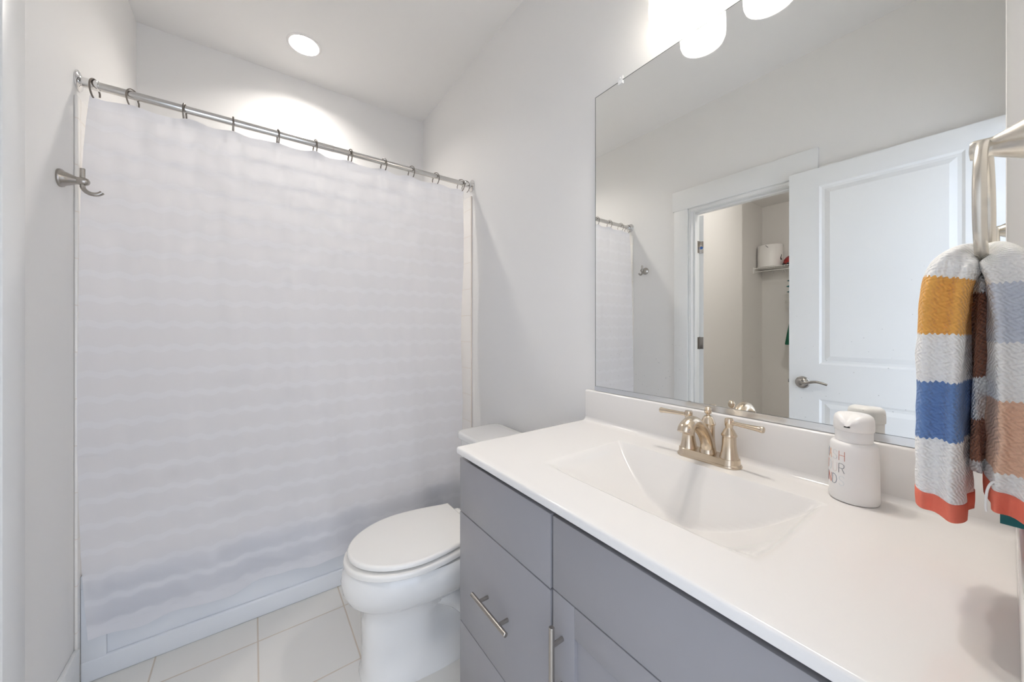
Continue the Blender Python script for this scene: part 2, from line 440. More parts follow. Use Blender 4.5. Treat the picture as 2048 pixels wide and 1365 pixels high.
bm = bmesh.new(); box(bm, -.457, -.433, .735, .7365, .875, .935, bev=.0005); box(bm, -.452, -.440, .7365, .745, .895, .915, bev=.002)
finish(bm, 'latch', M['nickel'], entry)
for hz in (1.85, 1.1, .3):
    bm = bmesh.new(); lathe(bm, (-.424, -.022, hz-.045), (0, 0, 1), [(.003, 0), (.0055, .003), (.0055, .087), (.003, .09)], 12)
    finish(bm, 'hinge', M['nickel'], entry)

# ------------------------------------------------------------------ recessed shower light
t = thing('recessed_light', 'round recessed ceiling light glowing above the shower', 'light', (RLX, RLY, ZC))
bm = bmesh.new(); lathe(bm, (RLX, RLY, ZC+.001), (0, 0, -1), [(.071, 0), (.084, 0), (.084, .002), (.080, .005), (.072, .006), (.0705, .003)], 48, False, False)
finish(bm, 'trim_ring', M['plastic'], t)
bm = bmesh.new(); lathe(bm, (RLX, RLY, ZC-.004), (0, 0, 1), [(.0715, 0), (.066, .012), (.058, .045), (.0575, .06)], 48, False, False)
finish(bm, 'baffle', M['plastic'], t)
bm = bmesh.new(); lathe(bm, (RLX, RLY, ZC+.046), (0, 0, 1), [(.056, 0), (.056, .004)], 40)
finish(bm, 'lens', M['lens'], t)

# ------------------------------------------------------------------ bathtub
t = thing('bathtub', 'white alcove bathtub behind the shower curtain', 'bathtub', (.28, 2.2, 0))
TX0, TX1, TY0, TY1, TZ = XL+.0095, XR-.0095, 1.842, YB-.010, .375
def rrect(x0, x1, y0, y1, r, n=8):
    o = []
    for cx, cy, a0 in ((x1-r, y1-r, 0), (x0+r, y1-r, 90), (x0+r, y0+r, 180), (x1-r, y0+r, 270)):
        for k in range(n+1):
            a = radians(a0+90*k/n); o.append((cx+r*cos(a), cy+r*sin(a)))
    return o
bm = bmesh.new()
rings = []
for z, ins, r in ((.0, .0, .004), (TZ-.012, 0, .004), (TZ-.003, .003, .006), (TZ, .012, .01)):
    rings.append([(x, y, z) for x, y in rrect(TX0+ins*.2, TX1-ins*.2, TY0+ins, TY1-ins*.2, r)])
for z, ix, iy, r in ((TZ, .075, .085, .11), (TZ-.012, .085, .094, .11), (TZ-.15, .11, .105, .11), (.09, .17, .13, .12), (.055, .22, .17, .12), (.05, .30, .22, .1)):
    rings.append([(x, y, z) for x, y in rrect(TX0+ix, TX1-ix, TY0+iy, TY1-iy, r)])
loft(bm, rings, True, True)
finish(bm, 'tub_shell', M['tub'], t)
bm = bmesh.new()
# apron: frame standing proud around a shallow recessed panel
ax0, ax1 = TX0, TX1
box(bm, ax0, ax1, TY0-.014, TY0+.002, 0, .075, bev=.006, seg=3); box(bm, ax0, ax1, TY0-.014, TY0+.002, TZ-.055, TZ-.006, bev=.006, seg=3)
box(bm, ax0, ax0+.06, TY0-.012, TY0+.002, .06, TZ-.04, bev=.005); box(bm, ax1-.06, ax1, TY0-.012, TY0+.002, .06, TZ-.04, bev=.005)
finish(bm, 'apron', M['tub'], t)
bm = bmesh.new(); lathe(bm, (.80, 2.22, .0512), (0, 0, 1), [(.034, 0), (.034, .003), (.028, .004)], 24); finish(bm, 'drain', M['chrome'], t)

# ------------------------------------------------------------------ curtain rod, rings, curtain
RY, RZ = 1.845, 2.046
t = thing('curtain_rod', 'polished steel shower curtain rod spanning the tub alcove', 'curtain rod', (XL, RY, RZ))
bm = bmesh.new()
tube(bm, [(XL+.03, RY, RZ), (.30, RY, RZ)], .0140, 20); finish(bm, 'outer_tube', M['rod'], t)
bm = bmesh.new(); tube(bm, [(.27, RY, RZ), (XR-.03, RY, RZ)], .0128, 20); lathe(bm, (.297, RY, RZ), (1, 0, 0), [(.0140, 0), (.0140, .006), (.0128, .007)], 20); finish(bm, 'inner_tube', M['rod'], t)
for x, s in ((XL, 1), (XR, -1)):
    bm = bmesh.new()
    lathe(bm, (x, RY, RZ), (s, 0, 0), [(.034, .0005), (.034, .003), (.031, .006), (.020, .009), (.0165, .012), (.0165, .034), (.0175, .036), (.0175, .048), (.0145, .05)], 32)
    finish(bm, 'end_flange', M['chrome'], t)
ring_x = [-.442, -.350, -.212, -.066, .087, .228, .376, .533, .676, .814, .968, 1.000]
ring_rz = [-18, -34, -6, 4, 8, 14, 12, 24, 26, 30, 42, 50]
ordn = ['leftmost ring beside the left end flange', 'second ring from the left end of the rod', 'third ring from the left end of the rod', 'fourth ring from the left end of the rod', 'fifth ring from the left end of the rod', 'sixth ring from the left end of the rod',
        'sixth ring from the right end of the rod, mid-span', 'fifth ring from the right end of the rod', 'fourth ring from the right end of the rod', 'third ring from the right end, left of the close pair', 'second ring from the right, inner one of the close pair', 'rightmost ring against the right end flange']
bm = bmesh.new()
pts = spline([(0, .020, -.030), (0, .020, -.018), (0, .0165, -.010), (0, .0195, .002), (0, .016, .0125), (0, .004, .0185), (0, -.010, .0175), (0, -.020, .008), (0, -.0245, -.006), (0, -.0235, -.022), (0, -.017, -.038), (0, -.008, -.048)], 5)
tube(bm, pts, .0030, 8, ref=(1, 0, 0), flat=.62)
ring0 = finish(bm, 'curtain_ring', M['bronze'])
for i, (x, a) in enumerate(zip(ring_x, ring_rz)):
    o = ring0 if i == 0 else ring0.copy()
    if i: COL.objects.link(o)
    o.location = (x, RY, RZ); o.rotation_euler = (0, 0, radians(a))
    tag(o, 'dark nickel C-shaped curtain ring, '+ordn[i], 'curtain ring', 'curtain rings on the rod')

# curtain cloth
NX, NZ = 220, 110
bm = bmesh.new(); grid = []
CX0, CX1 = -.470, 1.012
def top_z(x):
    # sags a little between the rings
    for a, b in zip(ring_x, ring_x[1:]):
        if a <= x <= b:
            u = (x-a)/(b-a); return 2.004-.006*sin(pi*u)*min(1, (b-a)/.13)+.0018*sin(x*61)+.0015*sin(x*37+1)
    return 2.004
for k in range(NZ+1):
    row = []; v = k/NZ                      # 0 bottom, 1 top
    for i in range(NX+1):
        u = i/NX
        xl = -.470+.018*v**8 - .006*sin(pi*v) + .022*(1-v)**5
        xr = .985-.03*(1-v)-.012*sin(pi*v)
        x = xl+(xr-xl)*u
        zb = .158+.006*sin(x*9+.6)+.006*sin(x*23)+.003*sin(x*47+1)
        z = zb+(top_z(x)-zb)*v
        env = .35+.65*(1-v)
        y = 1.803+.030*v**1.5
        y += env*(.009*sin(x*17+.8*sin(v*2.2)+.6)+.0055*sin(x*31+1.4*v+2))+.0015*sin(x*90+3*v)*v
        y += .010*max(0, v-.88)/.12*sin(x*44+1)*.6
        if u > .93: y += (u-.93)/.07*.010*sin(14*v)
        wr = noise.noise(Vector((x*14, z*14, 3)))*.0028+noise.noise(Vector((x*38, z*30, 9)))*.0011
        row.append(bm.verts.new((x, y+wr, z)))
    grid.append(row)
for a, b in zip(grid, grid[1:]): bridge(bm, a, b, False)
cur = finish(bm, 'shower_curtain', M['curtain'], angle=180)
tag(cur, 'sheer white shower curtain with wavy woven stripes hanging from the rod', 'shower curtain')

# ------------------------------------------------------------------ robe hook
t = thing('robe_hook', 'brushed nickel robe hook on the white wall beside the shower', 'hook', (XL, 1.70, 1.668))
bm = bmesh.new(); lathe(bm, (XL, 1.70, 1.668), (1, 0, 0), [(.0265, .0), (.0275, .003), (.0265, .008), (.022, .012), (.017, .024), (.0125, .034), (.011, .038)], 32)
finish(bm, 'flange', M['nickel'], t)
bm = bmesh.new(); lathe(bm, (XL+.036, 1.70, 1.668), (1, 0, 0), [(.0105, 0), (.0118, .003), (.0125, .012), (.012, .020), (.009, .025), (.004, .0275)], 24)
finish(bm, 'hub', M['nickel'], t)
bm = bmesh.new()
pts = [(XL+.048, 1.70, 1.708), (XL+.048, 1.70, 1.665)]+[(XL+.048+.023-.023*cos(a), 1.70, 1.655-.023*sin(a)) for a in [pi*k/16 for k in range(1, 14)]]
tube(bm, pts, .0062, 16); finish(bm, 'hook_arm', M['nickel'], t)

# ------------------------------------------------------------------ toilet
TYc = 1.300
t = thing('toilet', 'white two-piece toilet with closed lid between vanity and tub', 'toilet', (.6, TYc, 0))
def egg(x0, x1, w, back=.72, n=48, p=2.0, sq=2.0):
    """plan outline, tip at x0, widest ~60% back, flat-ish back of relative width `back` at x1"""
    o = []; xm = x0+(x1-x0)*.52
    for i in range(n):
        a = 2*pi*i/n
        c, s = cos(a), sin(a)
        if c <= 0:   # front half ellipse (towards -x)
            x = xm+(xm-x0)*c; y = w*(abs(s)**(2/sq))*(1 if s >= 0 else -1)
        else:
            x = xm+(x1-xm)*c**.9; y = w*((back+(1-back)*abs(s)**1.5) if abs(s) > .02 else 0)*(1 if s >= 0 else -1)*min(1, (abs(s)*6))**.6
        o.append((x, TYc+y))
    return o
bm = bmesh.new()
secs = [  # z, x tip, x back, half width, squareness
    (.000, .298, .90, .128, 3.4), (.012, .298, .90, .128, 3.4), (.030, .306, .90, .118, 3.2), (.12, .305, .88, .112, 3.0), (.20, .303, .86, .112, 3.0), (.245, .300, .85, .118, 2.6),
    (.262, .282, .84, .136, 2.3), (.285, .258, .83, .158, 2.1), (.315, .243, .83, .173, 2.0), (.35, .238, .83, .179, 2.0), (.378, .243, .83, .177, 2.0), (.390, .252, .83, .170, 2.0)]
loft(bm, [[(x, y, z) for x, y in egg(x0, x1, w, .8, sq=q)] for z, x0, x1, w, q in secs])
# carve the trapway waist behind the front column
for v in bm.verts:
    if .03 < v.co.z < .24 and v.co.x > .50:
        k = min(1, (v.co.x-.50)/.07)*min(1, (v.co.z-.03)/.05)*min(1, (.24-v.co.z)/.02)
        v.co.y = TYc+(v.co.y-TYc)*(1-.42*k)
finish(bm, 'bowl', M['porcelain'], t, angle=50)
bm = bmesh.new()   # trapway bulge
for s in (1, -1):
    pts = spline([(.56, TYc+s*.062, .235), (.63, TYc+s*.068, .19), (.70, TYc+s*.070, .12), (.78, TYc+s*.068, .10), (.85, TYc+s*.06, .16)], 6)
    tube(bm, pts, .042, 14)
box(bm, .50, .90, TYc-.118, TYc+.118, .0, .028, bev=.010, seg=3)
finish(bm, 'trapway', M['porcelain'], t, angle=60)
def seat_outline(x0, x1, w, wb, n=28):
    o = []; xm = .475
    for i in range(n+1):
        a = pi/2+pi*i/n
        o.append((xm+(xm-x0)*cos(a), TYc+w*sin(a)))
    m = 8
    back = [(xm+(x1-xm)*k/m, w+(wb-w)*(k/m)**1.7) for k in range(1, m+1)]
    lo = [(x, TYc-y) for x, y in back]; hi = [(x, TYc+y) for x, y in back[::-1]]
    return o+lo+hi
bm = bmesh.new(); slab(bm, seat_outline(.246, .70, .181, .140), .3965, .419, .009); finish(bm, 'seat', M['seat'], t, angle=50)
bm = bmesh.new(); slab(bm, seat_outline(.258, .694, .174, .132), .4245, .444, .010, 5); finish(bm, 'lid', M['seat'], t, angle=50)
for s in (-1, 1): bxo('lid_hinge', M['seat'], t, .692, .722, TYc+s*.075-.022, TYc+s*.075+.022, .3905, .43, bev=.006, seg=3)
bm = bmesh.new()
box(bm, .70, .90, TYc-.12, TYc+.12, .33, .3895, bev=.012, seg=3)
finish(bm, 'bowl_deck', M['porcelain'], t)
bm = bmesh.new()
loft(bm, [[(x, y, z) for x, y in rrect(x0, 1.022, TYc-w, TYc+w, .035)] for z, x0, w in ((.386, .835, .205), (.392, .822, .215), (.43, .812, .226), (.55, .800, .236), (.682, .796, .240))])
finish(bm, 'tank', M['porcelain'], t)
bm = bmesh.new(); slab(bm, rrect(.783, 1.030, TYc-.258, TYc+.258, .05), .684, .718, .012, 4); finish(bm, 'tank_lid', M['porcelain'], t, angle=50)
bm = bmesh.new()
lathe(bm, (.798, TYc+.185, .648), (-1, 0, 0), [(.012, 0), (.012, .006), (.007, .008), (.007, .016)], 20)
tube(bm, spline([(.782, TYc+.188, .648), (.778, TYc+.160, .647), (.776, TYc+.115, .641)], 5), .0062, 10)
finish(bm, 'flush_lever', M['chrome'], t)

# ------------------------------------------------------------------ vanity cabinet
VF = .497
t = thing('vanity_cabinet', 'grey painted bathroom vanity cabinet with bar pulls', 'cabinet', (.75, .47, 0))
bm = bmesh.new()
box(bm, .517, 1.028, .936, .952, 0, .838, bev=.001); box(bm, .517, 1.028, -.006, .010, .0, .838, bev=.001)
box(bm, 1.020, 1.036, .010, .936, .0, .838); box(bm, .585, .600, .010, .936, 0, .10); box(bm, .517, 1.02, .010, .936, .10, .116)
box(bm, .517, 1.02, .541, .556, .116, .70)
finish(bm, 'carcass', M['cab'], t)
bm = bmesh.new(); box(bm, .516, .530, .010, .936, .10, .8385); finish(bm, 'face_frame', M['cabshade'], t)
def pull(parent, c, along, half=.079):
    bm = bmesh.new(); c = Vector(c); a = Vector(along)
    lathe(bm, c-a*half, a, [(.0045, 0), (.0058, .0012), (.0058, 2*half-.0012), (.0045, 2*half)], 18)
    for s in (-1, 1):
        p = c+a*(.045*s); lathe(bm, p, (1, 0, 0), [(.0045, 0), (.0045, VF-c.x)], 14)
    o = finish(bm, 'handle', M['nickel'], parent); return o
d = bxo('drawer', M['cab'], t, VF, .516, .552, .951, .668, .8225, bev=.0012)
d = bxo('drawer', M['cab'], t, VF, .516, .552, .951, .346, .6645, bev=.0012); pull(d, (.468, .750, .5035), (0, 1, 0))
d = bxo('drawer', M['cab'], t, VF, .516, .552, .951, .112, .3425, bev=.0012); pull(d, (.468, .750, .235), (0, 1, 0))
bxo('false_front', M['cab'], t, VF, .516, .004, .5445, .674, .8225, bev=.0012)
bm = bmesh.new(); z0, z1, y0, y1, st = .112, .6715, .004, .5445, .060
box(bm, VF, .516, y1-st, y1, z0, z1, bev=.0012); box(bm, VF, .516, y0, y0+st, z0, z1, bev=.0012)
box(bm, VF, .516, y0+st, y1-st, z1-st, z1, bev=.0012); box(bm, VF, .516, y0+st, y1-st, z0, z0+st, bev=.0012)
dr = finish(bm, 'door', M['cab'], t)
bxo('door_panel', M['cab'], dr, .506, .5145, y0+st-.004, y1-st+.004, z0+st-.004, z1-st+.004)
pull(dr, (.468, .5165, .545), (0, 0, 1), .082)

# ------------------------------------------------------------------ vanity top with integral basin
ZT = .861
VX0, VX1, VY0, VY1 = .480, XR-.0015, -.008, .938
BX0, BX1, BY0, BY1 = .598, .912, .205, .703
def basin_depth(x, y):
    if not (BX0 < x < BX1 and BY0 < y < BY1): return 0.
    D = .122
    v = (y-(BY0+BY1)/2)/((BY1-BY0)/2)
    g = (1-abs(v)**1.8)
    r = min(1., (x-BX0)/.16); r = 1-(1-r)**2.0
    fr = D*g*r
    back = (BX1-x)/.085*D
    k = .006
    h = max(0., min(1., .5+.5*(back-fr)/k))
    z = back*(1-h)+fr*h-k*h*(1-h)
    z = max(0., z)
    e = min(x-BX0, BX1-x, y-BY0, BY1-y)
    f = min(1., min(x-BX0, y-BY0, BY1-y)/.030); b = min(1., (BX1-x)/.008)
    return z*(f*f*(3-2*f))**.6*b**.5
def frange(a, b, s):
    n = max(1, round((b-a)/s)); return [a+(b-a)*i/n for i in range(n)]
t = thing('sink_countertop', 'white cultured marble vanity top with integral sink basin', 'countertop', (.75, .47, ZT))
xs = frange(.486, BX0, .02)+frange(BX0, BX1, .0055)+frange(BX1, 1.008, .02)+[1.008]
prof = [(.50, ZT-.019), (.484, ZT-.019), (.4805, ZT-.0175), (.480, ZT-.014), (.480, ZT-.007), (.4808, ZT-.003), (.483, ZT-.0006)]
ys = frange(VY0, BY0, .03)+frange(BY0, BY1, .0055)+frange(BY1, VY1, .03)+[VY1]
nflat0 = len(prof)
prof += [(x, ZT) for x in xs]
nflat1 = len(prof)
R = .014
prof += [(1.008+R*sin(a), ZT+R-R*cos(a)) for a in [pi/2*k/6 for k in range(1, 7)]]
bmT = bmesh.new(); rows = []
for y in ys:
    rows.append([bmT.verts.new((x, y, z-(basin_depth(x, y) if nflat0 <= i < nflat1 else 0))) for i, (x, z) in enumerate(prof)])
for a, b in zip(rows, rows[1:]): bridge(bmT, a, b, False)
# left-end face and underside
for rr in (rows[0], rows[-1]):
    u = bmT.verts.new((1.022, rr[0].co.y, ZT-.019)); bmT.faces.new([*rr, u])
bmT.faces.ensure_lookup_table()
bas = [f for f in bmT.faces if len(f.verts) == 4 and BX0 < f.calc_center_median().x < BX1 and BY0 < f.calc_center_median().y < BY1]
bmB = bmesh.new(); vm = {}
for f in bas:
    q = []
    for v in f.verts:
        if v not in vm: vm[v] = bmB.verts.new(v.co)
        q.append(vm[v])
    bmB.faces.new(q)
bmesh.ops.delete(bmT, geom=bas, context='FACES')
for b_ in (bmT, bmB):
    bmesh.ops.recalc_face_normals(b_, faces=b_.faces)
finish(bmT, 'counter_slab', M['marble'], t, angle=40)
# make sure basin faces look up
for f in bmB.faces:
    f.normal_update()
    if f.normal.z < 0: f.normal_flip()
finish(bmB, 'basin', M['marble'], t, angle=60, recalc=False)
bm = bmesh.new()
pr = [(1.022, ZT+R), (1.022, .969), (1.0235, .9725), (1.027, .974), (VX1, .974), (VX1, ZT+R)]
loft(bm, [[(x, y, z) for x, z in pr] for y in (VY0-.02, VY1)]); finish(bm, 'backsplash', M['marble'], t, angle=50)
bm = bmesh.new(); box(bm, .484, 1.0215, VY0-.020, VY0, ZT+.0002, .962, bev=.003); finish(bm, 'side_splash', M['marble'], t)
dz = ZT-basin_depth(.755, .455)
bm = bmesh.new(); lathe(bm, (.755, .455, dz-.003), (0, 0, 1), [(.023, 0), (.023, .005), (.018, .006), (.016, .004), (.004, .007)], 24); finish(bm, 'sink_drain', M['nickel_warm'], t)

# ------------------------------------------------------------------ faucet
FX, FY = .968, .460
t = thing('faucet', 'brushed nickel two-handle faucet behind the sink basin', 'faucet', (FX, FY, ZT))
bm = bmesh.new()
def stad(L, W, z, n=14):
    o = []
    for s in (1, -1):
        for k in range(n+1):
            a = (0 if s > 0 else pi)+pi*k/n
            o.append((FX+W*cos(a), FY+s*(L-W)+W*sin(a), z))
    return o
loft(bm, [stad(.0795, .0290, ZT+.0004), stad(.0800, .0295, ZT+.003), stad(.0785, .0280, ZT+.006), stad(.0765, .026, ZT+.008), stad(.0755, .0245, ZT+.019), stad(.0740, .0230, ZT+.0205)])
finish(bm, 'base_plate', M['nickel_warm'], t)
zb = ZT+.0205
for s in (1, -1):
    y = FY+s*.0515
    bm = bmesh.new()
    lathe(bm, (FX, y, zb), (0, 0, 1), [(.0215, 0), (.0205, .004), (.0175, .018), (.0158, .034), (.0155, .053), (.0175, .0545), (.0178, .058), (.0165, .060), (.0115, .070), (.0085, .0745), (.0082, .077), (.0095, .080), (.0102, .086), (.0100, .096), (.0085, .0985), (.003, .099)], 28)
    hb = finish(bm, 'handle_body', M['nickel_warm'], t)
    bm = bmesh.new()
    d = Vector((-.010, s*.075, 0)).normalized()
    lathe(bm, Vector((FX, y, zb+.0885))+d*.006, d, [(.0055, 0), (.0048, .007), (.0052, .012), (.0046, .015), (.0050, .020), (.0058, .045), (.0066, .063), (.0076, .068), (.0078, .071), (.0066, .0735), (.002, .0745)], 20)
    finish(bm, 'lever', M['nickel_warm'], hb)
bm = bmesh.new()
lathe(bm, (FX, FY, zb), (0, 0, 1), [(.0205, 0), (.0195, .005), (.0170, .020), (.0158, .036), (.0155, .072), (.0178, .0735), (.0182, .077), (.0168, .079), (.0125, .090), (.0085, .0955), (.0060, .0965)], 28)
cb = finish(bm, 'spout_body', M['nickel_warm'], t)
bm = bmesh.new()
lathe(bm, (FX, FY, zb+.0965), (0, 0, 1), [(.0045, 0), (.0045, .003), (.0080, .006), (.0092, .012), (.0090, .0165), (.0070, .0185), (.0072, .0205), (.0050, .0225), (.001, .023)], 24)
finish(bm, 'lift_knob', M['nickel_warm'], cb)
bm = bmesh.new()
pts = spline([(FX-.003, FY, zb+.010), (FX-.007, FY, zb+.030), (FX-.022, FY, zb+.053), (FX-.048, FY, zb+.075), (FX-.073, FY, zb+.0885), (FX-.093, FY, zb+.0885), (FX-.107, FY, zb+.080), (FX-.113, FY, zb+.069)], 6)
n = len(pts)
rad = [.0172, .0172, .0170, .0168]+[.0165]*(n-4)
for i in range(n-14, n): rad[i] = .0165+.0025*min(1, (i-(n-14))/8)
tube(bm, pts, rad, 20, ref=(0, 1, 0), flat=[.92+.08*i/(n-1) for i in range(n)])
e0, e1 = pts[-1], (pts[-1]-pts[-3]).normalized()
lathe(bm, e0-e1*.004, e1, [(.0180, 0), (.0190, .0015), (.0185, .004), (.0165, .0042)], 24)
finish(bm, 'spout', M['nickel_warm'], t, angle=50)

# ------------------------------------------------------------------ soap dispenser
SX, SY, SR = .981, .181, .0385
t = thing('soap_dispenser', 'white plastic soap dispenser lettered WASH YOUR HANDS on the counter', 'soap dispenser', (SX, SY, ZT))
bm = bmesh.new()
def body_r(h):
    return SR*(1-.055*min(1, h/.1))
lathe(bm, (SX, SY, ZT+.0002), (0, 0, 1), [(SR-.006, 0), (SR-.0015, .0015), (SR, .006)]+[(body_r(h), h) for h in (.02, .05, .08, .105)]+[(SR*.93, .111), (SR*.88, .1155), (SR*.78, .118)], 48)
finish(bm, 'bottle', M['plastic'], t)
bm = bmesh.new()
lathe(bm, (SX, SY, ZT+.118), (0, 0, 1), [(.0275, 0), (.0285, .001), (.0285, .021), (.0275, .0225)], 40)
finish(bm, 'pump_collar', M['plastic'], t)
bm = bmesh.new()
fd = Vector((-1, .12)).normalized(); n = 64
def head_ring(r, z, beak):
    o = []
    for i in range(n):
        a = 2*pi*i/n; dv = Vector((cos(a), sin(a))); c = dv.dot(fd)
        o.append((SX+dv.x*r+fd.x*beak*max(0, c)**3, SY+dv.y*r+fd.y*beak*max(0, c)**3, z))
    return o
zh = ZT+.1405
rings = [head_ring(.0295, zh, 0), head_ring(.0305, zh+.001, 0), head_ring(.0308, zh+.010, .001), head_ring(.0302, zh+.022, .001), head_ring(.0285, zh+.0285, 0), head_ring(.024, zh+.0325, 0), head_ring(.012, zh+.0342, 0), head_ring(.001, zh+.0345, 0)]
loft(bm, rings)
# scooped front with nozzle lip
for v in bm.verts:
    rel = Vector((v.co.x-SX, v.co.y-SY)); c = rel.dot(fd); sd = rel.dot(Vector((-fd.y, fd.x)))
    h = v.co.z-zh
    if c > .006 and h > .012:
        k = max(0, 1-abs(sd)/.018)
        v.co.z -= k*min(1, (c-.006)/.02)*.012
        if h < .03: v.co.x += fd.x*k*.004; v.co.y += fd.y*k*.004
hd = finish(bm, 'pump_head', M['plastic'], t, angle=50)
bm = bmesh.new()
p = Vector((SX, SY))+fd*.0345; q = Vector((-fd.y, fd.x))
vs = []
for a, b, zz in ((-.0042, 0, .0085), (.0042, 0, .0085), (.0042, 0, .0105), (-.0042, 0, .0105)):
    vs.append((p.x+q.x*a, p.y+q.y*a, zh+zz))
back = [(x-fd.x*.004, y-fd.y*.004, z) for x, y, z in vs]
loft(bm, [back, vs]); finish(bm, 'nozzle_slot', M['black'], hd)
# thin lettering drawn as strokes on the bottle
G = {'A': [[(0, 0), (.5, 1), (1, 0)], [(.2, .38), (.8, .38)]], 'S': [[(.95, .82), (.8, .95), (.5, 1), (.2, .93), (.07, .75), (.2, .57), (.5, .5), (.8, .42), (.95, .25), (.8, .07), (.5, 0), (.2, .05), (.05, .2)]],
     'H': [[(0, 0), (0, 1)], [(1, 0), (1, 1)], [(0, .55), (1, .55)]], 'W': [[(0, 1), (.25, 0), (.5, .8), (.75, 0), (1, 1)]], 'Y': [[(0, 1), (.5, .5), (1, 1)], [(.5, .5), (.5, 0)]],
     'O': [[(.5+.5*cos(2*pi*k/20), .5+.5*sin(2*pi*k/20)) for k in range(21)]], 'U': [[(0, 1), (0, .3), (.1, .1), (.3, 0), (.7, 0), (.9, .1), (1, .3), (1, 1)]],
     'R': [[(0, 0), (0, 1), (.6, 1), (.9, .9), (.95, .74), (.85, .56), (.6, .5), (0, .5)], [(.55, .5), (1, 0)]], 'N': [[(0, 0), (0, 1), (1, 0), (1, 1)]], 'D': [[(0, 0), (0, 1), (.5, 1), (.85, .85), (1, .5), (.85, .15), (.5, 0), (0, 0)]]}
LC = {'org': (.72, .33, .16), 'grey': (.62, .65, .67), 'red': (.55, .12, .05), 'dark': (.10, .11, .13), 'pale': (.70, .74, .76), 'pink': (.74, .62, .60), 'slate': (.07, .12, .20)}
for k, c in LC.items(): M['ink_'+k] = mat('ink_'+k, c, .5)
lines = [('WASH', ['slate', 'org', 'grey', 'red'], .082), ('YOUR', ['red', 'pale', 'pink', 'dark'], .0575), ('HANDS', ['org', 'slate', 'red', 'slate', 'pale'], .033)]
view = math.atan2(0-SY, 0-SX)                # direction from bottle to doorway
cw, gap, ch = radians(14.5), radians(5.5), .0185
for word, cols, hz in lines:
    for i, (chr_, cname) in enumerate(zip(word, cols)):
        j = len(word)-1-i
        bm = bmesh.new()
        for st in G[chr_]:
            P = []
            for k2 in range(len(st)-1):
                for s_ in range(6):
                    f = s_/6; P.append((st[k2][0]*(1-f)+st[k2+1][0]*f, st[k2][1]*(1-f)+st[k2+1][1]*f))
            P.append(st[-1])
            W = []
            for ux, uy in P:
                # right edge of the word sits 21 deg left of the line of sight
                ang = view-radians(21)-((j*(cw+gap))+(1-ux)*cw)
                h = hz+uy*ch
                r = body_r(h)+.0001
                W.append((SX+r*cos(ang), SY+r*sin(ang), ZT+h))
            tube(bm, W, .00042, 6)
        finish(bm, 'letter', M['ink_'+cname], t, angle=60)['label'] = 'letter '+chr_+' in thin strokes'

# ------------------------------------------------------------------ mirror
t = thing('wall_mirror', 'large frameless wall mirror above the vanity backsplash', 'mirror', (XR, .45, .988))
bm = bmesh.new(); box(bm, XR-.0058, XR-.0006, .000, .901, .9875, 2.068, bev=.0012, seg=1)
finish(bm, 'mirror_glass', M['mirror'], t, angle=20)
bm = bmesh.new()
box(bm, XR-.0095, XR-.0005, .0, .901, .9755, .9774); box(bm, XR-.0095, XR-.0078, .0, .901, .9774, .9915); 
finish(bm, 'bottom_channel', M['alu'], t)
bm = bmesh.new(); box(bm, XR-.0062, XR-.0006, .9011, .9022, .9875, 2.068); box(bm, XR-.0062, XR-.0006, .0, .9022, 2.0681, 2.0690); finish(bm, 'polished_edge', M['mirror_edge'], t)
for y in (.787, .115):
    bm = bmesh.new(); box(bm, XR-.011, XR-.0004, y-.011, y+.011, 2.0695, 2.083, bev=.003); box(bm, XR-.011, XR-.0062, y-.009, y+.009, 2.056, 2.071, bev=.002)
    lathe(bm, (XR-.011, y, 2.0765), (-1, 0, 0), [(.0035, 0), (.003, .0015)], 12)
    finish(bm, 'mirror_clip', M['clear'], t)

# ------------------------------------------------------------------ vanity light
t = thing('vanity_light', 'two-shade vanity light glowing above the mirror', 'light fixture', (XR, .46, 2.24))
bm = bmesh.new(); box(bm, XR-.022, XR-.0005, .36, .56, 2.237, 2.347, bev=.006, seg=3); finish(bm, 'backplate', M['nickel_light'], t)
bm = bmesh.new(); tube(bm, [(.985, .30, 2.294), (.985, .62, 2.294)], .0085, 14); tube(bm, [(.985, .46, 2.294), (1.021, .46, 2.294)], .012, 14); finish(bm, 'crossbar', M['nickel_light'], t)
LX = .952
for y in (.549, .370):
    bm = bmesh.new(); tube(bm, spline([(.985, y, 2.294), (.965, y, 2.294), (.948, y, 2.284), (LX, y, 2.264)], 5), .007, 12)
    lathe(bm, (LX, y, 2.267), (0, 0, -1), [(.018, 0), (.024, .004), (.024, .035), (.022, .038)], 24)
    finish(bm, 'arm', M['nickel_light'], t)
    bm = bmesh.new()
    lathe(bm, (LX, y, 2.232), (0, 0, -1), [(.020, 0), (.040, .006), (.054, .024), (.059, .055), (.062, .090), (.0628, .120), (.0615, .140), (.058, .150), (.0560, .1505), (.0545, .147), (.0575, .138), (.0590, .120), (.058, .090), (.055, .056), (.048, .027), (.037, .011), (.018, .005)], 40, False, False)
    sh = finish(bm, 'lamp_shade', M['frost'], t, angle=60)
    bm = bmesh.new()
    lathe(bm, (LX, y, 2.217), (0, 0, -1), [(.012, 0), (.013, .020), (.020, .038), (.028, .056), (.030, .072), (.027, .088), (.018, .099), (.006, .1035), (.0005, .104)], 28)
    finish(bm, 'bulb', M['bulb'], sh)

